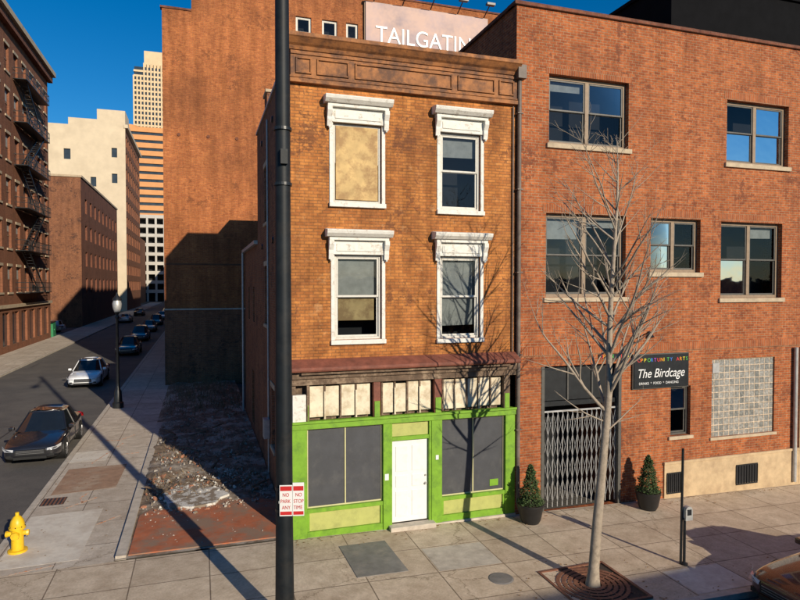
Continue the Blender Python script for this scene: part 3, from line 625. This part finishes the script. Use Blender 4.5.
b.box('cornice','beige',FE(-18.5),142.8,178,-.3,.6,43,43.8); b.box('roof','tar',FE(-18.5),143.4,178,-21,-.5,42,42.1)
b.finish()
b=B('parking_garage')
F=FS(232)
for j in range(9): b.box('deck','conc_far',F,-33,12,-40,0,1.2+3.5*j+1.9,1.2+3.5*j+3.1)
for k in range(16): b.box('column','conc_far',F,-33+3*k,-32.3+3*k,-.8,.1,-.1,32)
b.box('dark_core','dark',F,-32.5,11.5,-39,-4,-.1,31.6); b.finish()
b=B('orange_banded_office_building'); F=FS(300)
b.box('glass_core','gl_far',F,-34.5,10,-30,-.6,0,81)
for j in range(22): b.box('orange_band','orng',F,-35,10.5,-30.5,0,1+3.7*j,1+3.7*j+2.3)
b.cyl('rounded_corner','orng',(-35,306,0),(-35,306,82),6,6,24); b.finish()
b=B('limestone_skyscraper'); F=FS(500)
b.box('core','gl_far',F,-49,20,-30,-.8,0,175)
for j in range(46): b.box('spandrel','gold',F,-49.5,20.5,-30.5,-.4,3.8*j,3.8*j+1.5)
for k in range(29): b.box('pier','gold',F,-50+2.5*k,-48.9+2.5*k,-31,0,0,168 if k<3 else 178)
b.box('crown','gold',F,-42,15,-28,-2,175,188); b.finish()
b=B('background_block_building')
for (x0,x1,y0,y1,z,m) in ((-4.1,20,102,140,20,'brick_far'),(-4.1,18,142,200,26,'conc_far'),(-60,-21,200,228,22,'brick_far')):
    b.box('block_wall',m,FS(0),x0,x1,-y1,-y0,-.2,z)
b.finish()
# ------------------------------------------------------------------ big pole with signs
b=B('utility_pole'); px,py=-.67,-3.82
b.lathe('shaft','pole',(px,py,0),[(.0,.0),(.24,0),(.24,.12),(.19,.16),(.165,.5),(.15,2.0),(.14,5),(.125,9),(.11,14),(0,14)],24)
for z in (2.12,2.5,7.8,8.75): b.lathe('band','blk',(px,py,z),[(.13,0),(.158,.0),(.158,.05),(.13,.05)],24)
b.cyl('mast_arm','pole',(px,py,13.4),(px+.6,py-4,13.9),.07,.05); b.box('luminaire','metal',W0,px+.45,px+.75,-py+3.8,-py+4.6,13.82,13.96)
b.box('fuse_box','pole',W0,px-.06,px+.06,.13-py,.2-py,8.15,8.4)
pole=b.finish(smooth=('shaft',))
b=B('no_parking_sign')
ang=R(-14); d=Vector((math.cos(ang),math.sin(ang))); nn=(math.sin(ang),-math.cos(ang)); Fs=((px,py),(d.x,d.y),nn)
for (u0,u1) in ((-.06,.16),(.165,.36)):
    b.box('plate','signw',Fs,u0,u1,.17,.176,2.08,2.62 if u0<0 else 2.66)
    b.box('border','signr',Fs,u0+.01,u1-.01,.176,.178,2.52,2.60); b.box('border','signr',Fs,u0+.01,u1-.01,.176,.178,2.1,2.16)
b.box('bracket','metal',Fs,-.08,.34,.15,.168,2.3,2.34)
e=b.finish()
for s,z,u in (('NO',2.42,-.01),('PARK',2.31,-.045),('ANY',2.2,-.02),('NO',2.42,.21),('STOP',2.31,.18),('TIME',2.2,.18)):
    p=P(Fs,u,.18,z); txt('lettering',s,.09,p,(R(90),0,ang),M['signr'],e,.001,sx=.8)
# ------------------------------------------------------------------ street lamp
b=B('street_lamp'); c=(-5.95,18.4,0)
b.lathe('post','blk',c,[(0,0),(.26,0),(.26,.25),(.2,.3),(.17,.8),(.1,.95),(.075,1.2),(.055,4.4),(.09,4.45),(.09,4.55),(.05,4.6),(.13,4.75)],16)
b.lathe('globe','metal',c,[(.13,4.75),(.2,4.95),(.22,5.15),(.17,5.35)],16); b.lathe('cap','blk',c,[(.23,5.33),(.2,5.42),(.08,5.55),(.03,5.7),(0,5.75)],16)
b.finish(smooth=('post','globe','cap'))
# ------------------------------------------------------------------ hydrant
b=B('fire_hydrant'); c=(-6.05,1.25,0)
b.lathe('barrel','ypaint',c,[(0,.0),(.2,0),(.2,.05),(.13,.06),(.13,.1),(.125,.52),(.17,.53),(.17,.58),(.15,.6),(.15,.64),(.13,.72),(.08,.80),(.04,.83),(.04,.9),(0,.9)],20)
for a in (0,math.pi/2*3,math.pi): 
    dx,dy=math.cos(a),math.sin(a); r=.075 if a not in (0,math.pi) else .055
    b.cyl('nozzle','ypaint',(c[0],c[1],.42),(c[0]+dx*.2,c[1]+dy*.2,.42),r,r,12); b.cyl('cap','ypaint',(c[0]+dx*.19,c[1]+dy*.19,.42),(c[0]+dx*.235,c[1]+dy*.235,.42),r+.02,r+.01,8)
for k in range(8):
    a=k*math.pi/4; b.cyl('bolt','blk',(c[0]+.16*math.cos(a),c[1]+.16*math.sin(a),.58),(c[0]+.16*math.cos(a),c[1]+.16*math.sin(a),.6),.012,seg=6)
b.finish(smooth=('barrel',))
# ------------------------------------------------------------------ parking meter + sign post
b=B('parking_meter'); c=(8.18,-3.73,gz(8.18))
b.cyl('post','blk',(c[0],c[1],c[2]),(c[0],c[1],c[2]+1.05),.03); b.lathe('collar','blk',c,[(.0,0),(.08,0),(.08,.04),(.03,.06)],12)
b.cyl('tall_post','blk',(c[0]-.05,c[1]+.05,c[2]),(c[0]-.02,c[1]+.05,c[2]+2.6),.028)
b.box('meter_body','metal',W0,c[0]-.02,c[0]+.17,-c[1]-.06,-c[1]+.06,c[2]+1.0,c[2]+1.22)
b.cyl('meter_dome','metal',(c[0]+.075,c[1]-.055,c[2]+1.22),(c[0]+.075,c[1]+.055,c[2]+1.22),.095,.095,16)
b.box('meter_screen','blk',W0,c[0]+.02,c[0]+.13,-c[1]+.06,-c[1]+.066,c[2]+1.12,c[2]+1.25)
b.finish()
# ------------------------------------------------------------------ planters
def planter(x,y):
    z=gz(x); b=B('potted_evergreen')
    b.lathe('pot','potm',(x,y,z),[(0,0),(.22,0),(.27,.1),(.33,.42),(.345,.44),(.345,.5),(.31,.5),(.30,.44),(0,.43)],24)
    b.lathe('soil','soil',(x,y,z),[(0,.455),(.30,.455)],16)
    b.cyl('stem','bark',(x,y,z+.44),(x,y,z+1.2),.02)
    v,f=b._g('foliage','leaf')
    for _ in range(3800):
        h=random.random()**1.3; r=(.27*(1-h)**.8+.03)*random.uniform(.55,1.08)*(1+.15*math.sin(h*25)); a=random.uniform(0,6.28)
        p=Vector((x+r*math.cos(a),y+r*math.sin(a),z+.5+h*1.0)); s=random.uniform(.018,.04)
        d1=Vector((random.gauss(0,1),random.gauss(0,1),random.gauss(.8,1))).normalized()*s*1.5; d2=d1.orthogonal().normalized()*s*.6
        i=len(v); v+=[tuple(p-d2),tuple(p+d2),tuple(p+d1)]; f.append((i,i+1,i+2))
    b.finish(smooth=('pot',))
planter(6.12,-.6); planter(9.85,-.6)
# ------------------------------------------------------------------ street tree
def tree():
    cu=bpy.data.curves.new('bare_street_tree','CURVE'); cu.dimensions='3D'; cu.bevel_depth=1; cu.bevel_resolution=1; cu.use_fill_caps=True
    rnd=random.Random(11)
    def sp(pts):
        s=cu.splines.new('POLY'); s.points.add(len(pts)-1)
        for q,(p,r) in zip(s.points,pts): q.co=(p.x,p.y,p.z,1); q.radius=r
    def branch(p,d,L,r,lvl):
        n=max(4,int(L/.17)); pts=[(p.copy(),r)]; d=d.normalized(); kids=[]
        for i in range(n):
            t=(i+1)/n
            d=(d+Vector((rnd.gauss(0,.055),rnd.gauss(0,.055),rnd.gauss(.03,.035)))).normalized()
            p=p+d*L/n; rr=r*(1-t)**.75+.0018; pts.append((p.copy(),rr))
            if lvl<3 and t>.22 and rnd.random()<(.55,.42)[lvl-1]: kids.append((p.copy(),d.copy(),t,rr))
        sp(pts)
        for kp,kd,t,rr in kids:
            ax=Vector((rnd.gauss(0,1),rnd.gauss(0,1),rnd.gauss(0,.5))); ax=(ax-kd*ax.dot(kd)).normalized()
            nd=(kd*math.cos(R(35))+ax*math.sin(R(35))).normalized()
            branch(kp,nd,L*(1-t*.6)*rnd.uniform(.35,.65),rr*.62,lvl+1)
    base=Vector((5.61,-3.97,gz(5.6)-.02)); pts=[]; H=9.3
    for i in range(48):
        t=i/47; z=H*t
        x=.40*min(1,z/4)+.12*math.sin(z*.9)*t; y=.08*math.sin(z*.7)
        r=.118*(1-t)**.85+.004
        if z<.3: r+=.05*(1-z/.3)
        pts.append((base+Vector((x,y,z)),r))
    sp(pts)
    for i in range(18,47):
        p,r=pts[i]; z=p.z
        for _ in range(2 if i%3==0 else 1):
            a=rnd.uniform(0,6.28); e=rnd.uniform(34,58)
            L=(1.0+1.75*math.sin(min(1,max(0,(9.6-z)/6.4))*math.pi*.62))*rnd.uniform(.6,1.1)
            if z>7.5: L*=.7
            d=Vector((math.cos(a)*math.cos(R(e)),math.sin(a)*math.cos(R(e)),math.sin(R(e))))
            branch(p,d,L,min(.038,r*.5),1)
    for a,z_i in ((2.9,17),(.4,16)):
        p,r=pts[z_i]; branch(p,Vector((math.cos(a),math.sin(a)*.4,.35)),1.3,.02,2)
    cu.materials.append(M['bark']); o=bpy.data.objects.new('bare_street_tree',cu); S.collection.objects.link(o)
tree()
b=B('tree_grate'); cx,cy=5.61,-3.97
z=gz(cx)+.012
for (x0,x1,y0,y1) in ((-.82,.82,-.82,-.76),(-.82,.82,.76,.82),(-.82,-.76,-.76,.76),(.76,.82,-.76,.76)): b.box('frame','grate',W0,cx+x0,cx+x1,-cy-y1,-cy-y0,z-.03,z+.022)
for r in (.22,.34,.46,.58,.70):
    b.lathe('ring','grate',(cx,cy,z),[(r-.04,0),(r-.04,.012),(r+.04,.012),(r+.04,0)],32)
for k in range(16):
    a=k*math.pi/8; b.cyl('spoke','grate',(cx+.2*math.cos(a),cy+.2*math.sin(a),z),(cx+.78*math.cos(a),cy+.78*math.sin(a),z),.014,seg=4)
b.box('soil_bed','soil',W0,cx-.76,cx+.76,-cy-.76,-cy+.76,z-.05,z-.006); b.finish()
# ------------------------------------------------------------------ cars
M['tyre']=mat('tyre_rubber',(.018,.018,.018),.8,.2,10,.1); M['rim']=mat('alloy_rim',(.4,.4,.41),.35,.1,6,0,metal=.8)
M['cglass']=paint('car_glass',(.012,.015,.018),.05); M['lamp']=paint('lamp_lens',(.55,.56,.58),.1); M['tail']=paint('tail_lens',(.35,.01,.01),.15); M['trimb']=mat('black_trim',(.012,.012,.012),.5,.1,5,0)
FX=((0,0),(1,0),(0,1))
def car(loc,ang,pm,H=1.46,suv=0):
    b=B('parked_car')
    st=[(2.40,.60,.34,.54,.60),(2.33,.78,.24,.62,.70),(2.05,.885,.19,.70,.79),(1.55,.91,.18,.78,.87),(.95,.92,.18,.84,.94),(.5,.925,.18,.88,.95),(-.9,.925,.18,.92,.98),(-1.6,.915,.19,.95,1.04),(-2.05,.88,.21,.95,1.06),(-2.33,.80,.27,.88,1.0),(-2.42,.66,.36,.7,.82)]
    rings=[]
    for x,w,zb,zs,zt in st:
        h=[(0,zb),(w*.8,zb),(w*.96,zb+.08),(w,zb+.28*(zs-zb)+.06),(w*.975,zb+.62*(zs-zb)),(w*.985,zs-.06),(w*.93,zs),(w*.62,zt-.015),(0,zt)]
        rings.append([(x,yy,zz) for yy,zz in h]+[(x,-yy,zz) for yy,zz in reversed(h[1:-1])])
    v=[p for r in rings for p in r]; n=len(rings[0]); f=[]
    for i in range(len(rings)-1):
        for k in range(n): l=(k+1)%n; f.append((i*n+k,i*n+l,(i+1)*n+l,(i+1)*n+k))
    f.append(tuple(range(n))); f.append(tuple((len(rings)-1)*n+k for k in range(n)))
    b.d[('body',pm)]=(v,f)
    base=[(1.05,0),(.98,.5),(.78,.80),(-.30,.865),(-1.25,.83),(-1.72,.66),(-1.86,0)]
    top=[(.22,0),(.17,.42),(.02,.57),(-.40,.61),(-.95,.59),(-1.22,.46),(-1.30,0)]
    if suv: base=[(a-(.35 if a<-1 else 0),c) for a,c in base]; top=[(a-(.7 if a<-.6 else 0),c) for a,c in top]
    zt=H-.06
    def full(l,z): return [(a,c,z) for a,c in l]+[(a,-c,z) for a,c in reversed(l[1:-1])]
    r0=full(base,.90); r1=full(top,zt); r2=[(a*.9-.04,c*.72,H) for a,c,_ in r1]; n=len(r0)
    for k in range(n):
        l=(k+1)%n; m=pm if k in (4,7) else 'cglass'
        b.poly('windows' if m=='cglass' else 'pillar',m,[r0[k],r0[l],r1[l],r1[k]])
        b.poly('roof_panel',pm,[r1[k],r1[l],r2[l],r2[k]])
    b.poly('roof_panel',pm,r2)
    for s in (1,-1):
        for i in (2,3,4,5):
            p0=Vector((base[i][0],s*base[i][1],.9)); p1=Vector((top[i][0],s*top[i][1],zt)); b.cyl('pillar_strip',pm if i!=3 else 'trimb',p0,p1,.035,.03,6)
        b.cyl('window_sill_strip','trimb',(.8,s*.83,.93),(-1.3,s*.86,.95),.015,seg=5)
        for x in (1.45,-1.42):
            b.cyl('wheel_arch','trimb',(x,s*.5,.36),(x,s*.928,.36),.385,.385,28); b.cyl('tyre','tyre',(x,s*.72,.33),(x,s*.94,.33),.325,.325,28)
            b.cyl('rim','trimb',(x,s*.93,.33),(x,s*.943,.33),.215,.215,20)
            for q in range(10):
                a=q*math.pi/5; b.cyl('rim_spoke','rim',(x,s*.95,.33),(x+.205*math.cos(a),s*.945,.33+.205*math.sin(a)),.022,.018,5)
            b.cyl('rim_hub','rim',(x,s*.93,.33),(x,s*.96,.33),.05,.04,10)
        b.box('mirror',pm,FX,.62,.80,min(s*.88,s*1.06),max(s*.88,s*1.06),.93,1.06)
        v,f=b._g('headlamp','lamp'); i=len(v)
        L=[(2.36,s*.50,.60),(2.345,s*.74,.635),(2.10,s*.895,.70),(2.12,s*.885,.60),(2.36,s*.76,.545),(2.405,s*.50,.53)]
        v+= [(a+.012,c+s*.008,z+.012) for a,c,z in L]; f.append(tuple(range(i,i+6)))
        v,f=b._g('taillamp','tail'); i=len(v)
        L=[(-2.36,s*.45,.92),(-2.33,s*.74,.93),(-2.12,s*.885,.92),(-2.12,s*.90,.78),(-2.37,s*.76,.76),(-2.42,s*.45,.78)]
        v+= [(a-.015,c+s*.01,z) for a,c,z in L]; f.append(tuple(range(i,i+6)))
        for (p,q,zz) in ((-.25,-.05,.8),(-1.15,-.95,.82)): b.box('door_handle',pm,FX,p,q,min(s*.9,s*.94),max(s*.9,s*.94),zz,zz+.03)
        b.box('door_gap','trimb',FX,-.33,-.32,min(s*.88,s*.926),max(s*.88,s*.926),.3,.9); b.box('door_gap','trimb',FX,.72,.73,min(s*.88,s*.924),max(s*.88,s*.924),.35,.84)
        b.box('fog_inset','trimb',FX,2.2,2.375,min(s*.5,s*.72),max(s*.5,s*.72),.33,.42)
    b.prism('grille','trimb',((0,0),(0,1),(1,0)),-.46,.46,[(2.2,.42),(2.43,.42),(2.425,.58),(2.39,.60),(2.2,.60)])
    for z in (.46,.51,.56): b.box('grille_bar','rim',FX,2.40,2.438,-.42,.42,z,z+.012)
    b.box('lower_intake','trimb',FX,2.2,2.412,-.5,.5,.27,.36)
    b.box('plate','signw',FX,-2.455,-2.42,-.26,.26,.62,.76)
    e=b.finish()
    for o in e.children:
        k=o.name.split('.')[0]
        if k=='body':
            for p in o.data.polygons: p.use_smooth=True
            o.modifiers.new('s','SUBSURF').levels=2; o.modifiers['s'].render_levels=2
        if k=='roof_panel':
            bm=bmesh.new(); bm.from_mesh(o.data); bmesh.ops.remove_doubles(bm,verts=bm.verts,dist=.001); bm.to_mesh(o.data); bm.free()
            for p in o.data.polygons: p.use_smooth=True
        if k in('tyre','wheel_arch','mirror'):
            md=o.modifiers.new('bv','BEVEL'); md.width=.03; md.segments=2; md.limit_method='ANGLE'
    e.location=loc; e.rotation_euler=(0,0,ang); return e
M['p_black']=paint('black_car_paint',(.014,.014,.017),.3); M['p_white']=paint('white_car_paint',(.82,.83,.84),.3); M['p_blue']=paint('dark_blue_car_paint',(.02,.035,.07),.3)
M['p_grey']=paint('grey_car_paint',(.14,.145,.15),.3,.3); M['p_maroon']=paint('maroon_car_paint',(.05,.012,.012),.25); M['p_silver']=paint('silver_car_paint',(.4,.41,.42),.3,.4)
S90=-math.pi/2; zr=-.13
car((-7.6,11.4,zr),S90,'p_black',1.5)
car((-8.75,28.2,zr),S90,'p_white',1.52)
car((-8.2,45.5,zr),S90,'p_black',1.55)
car((-8.5,60,zr),S90,'p_blue',1.6,1)
car((-8.6,74,zr),S90,'p_grey')
car((-8.6,88,zr),S90,'p_black',1.6,1)
car((-8.7,104,zr),S90,'p_silver'); car((-8.7,122,zr),S90,'p_grey')
car((-13.8,96,zr),-S90,'p_silver'); car((-13.8,120,zr),-S90,'p_black')
car((-21.5,76,zr-.02),R(170),'p_silver',1.6,1); car((-24,81,zr-.02),R(175),'p_grey')
car((10.75,-6.0,gz(11)+zr),math.pi,'p_maroon',1.5)
M['dgreen']=mat('dumpster_green',(.03,.22,.09),.6,.2,4,.1)
b=B('dumpster'); Fd=((-21.0,67.0),(1,0),(0,-1))
b.prism('bin','dgreen',Fd,0,2.4,[(-1.1,-.1),(.2,-.1),(.35,1.45),(-1.1,1.65)]); b.box('lid','blk',Fd,-.03,2.43,-1.12,.3,1.66,1.7); b.box('fork_pocket','dgreen',Fd,-.08,2.48,-.5,-.2,.7,.85); b.finish()
# ------------------------------------------------------------------ light, sky, camera
el=R(20.5); az=Vector((.325,-1)).normalized()
d=Vector((az.x*math.cos(el),az.y*math.cos(el),math.sin(el)))
L=bpy.data.lights.new('sun','SUN'); L.energy=5.0; L.angle=R(.5); L.color=(1,.88,.70)
lo_=bpy.data.objects.new('sun',L); S.collection.objects.link(lo_); lo_.rotation_euler=(-d).to_track_quat('-Z','Y').to_euler()
w=bpy.data.worlds.new('World'); S.world=w; w.use_nodes=True; nt=w.node_tree
sk=nt.nodes.new('ShaderNodeTexSky'); sk.sky_type='NISHITA'; sk.sun_disc=False; sk.sun_elevation=el; sk.sun_rotation=math.atan2(az.x,az.y); sk.altitude=200; sk.air_density=1.0; sk.dust_density=.2; sk.ozone_density=5
hs=nt.nodes.new('ShaderNodeHueSaturation'); hs.inputs['Saturation'].default_value=1.3
nt.links.new(sk.outputs[0],hs.inputs['Color']); nt.links.new(hs.outputs[0],nt.nodes['Background'].inputs[0]); nt.nodes['Background'].inputs[1].default_value=.10
c=bpy.data.cameras.new('camera'); c.lens=27.45; c.sensor_width=36; c.clip_end=4000; c.clip_start=.1
co=bpy.data.objects.new('camera',c); co.location=(-2.05,-14.56,6.08); co.rotation_euler=(R(90-1.41),0,R(-18.15)); S.collection.objects.link(co); S.camera=co
S.view_settings.view_transform='Standard'; S.view_settings.look='None'; S.view_settings.exposure=0
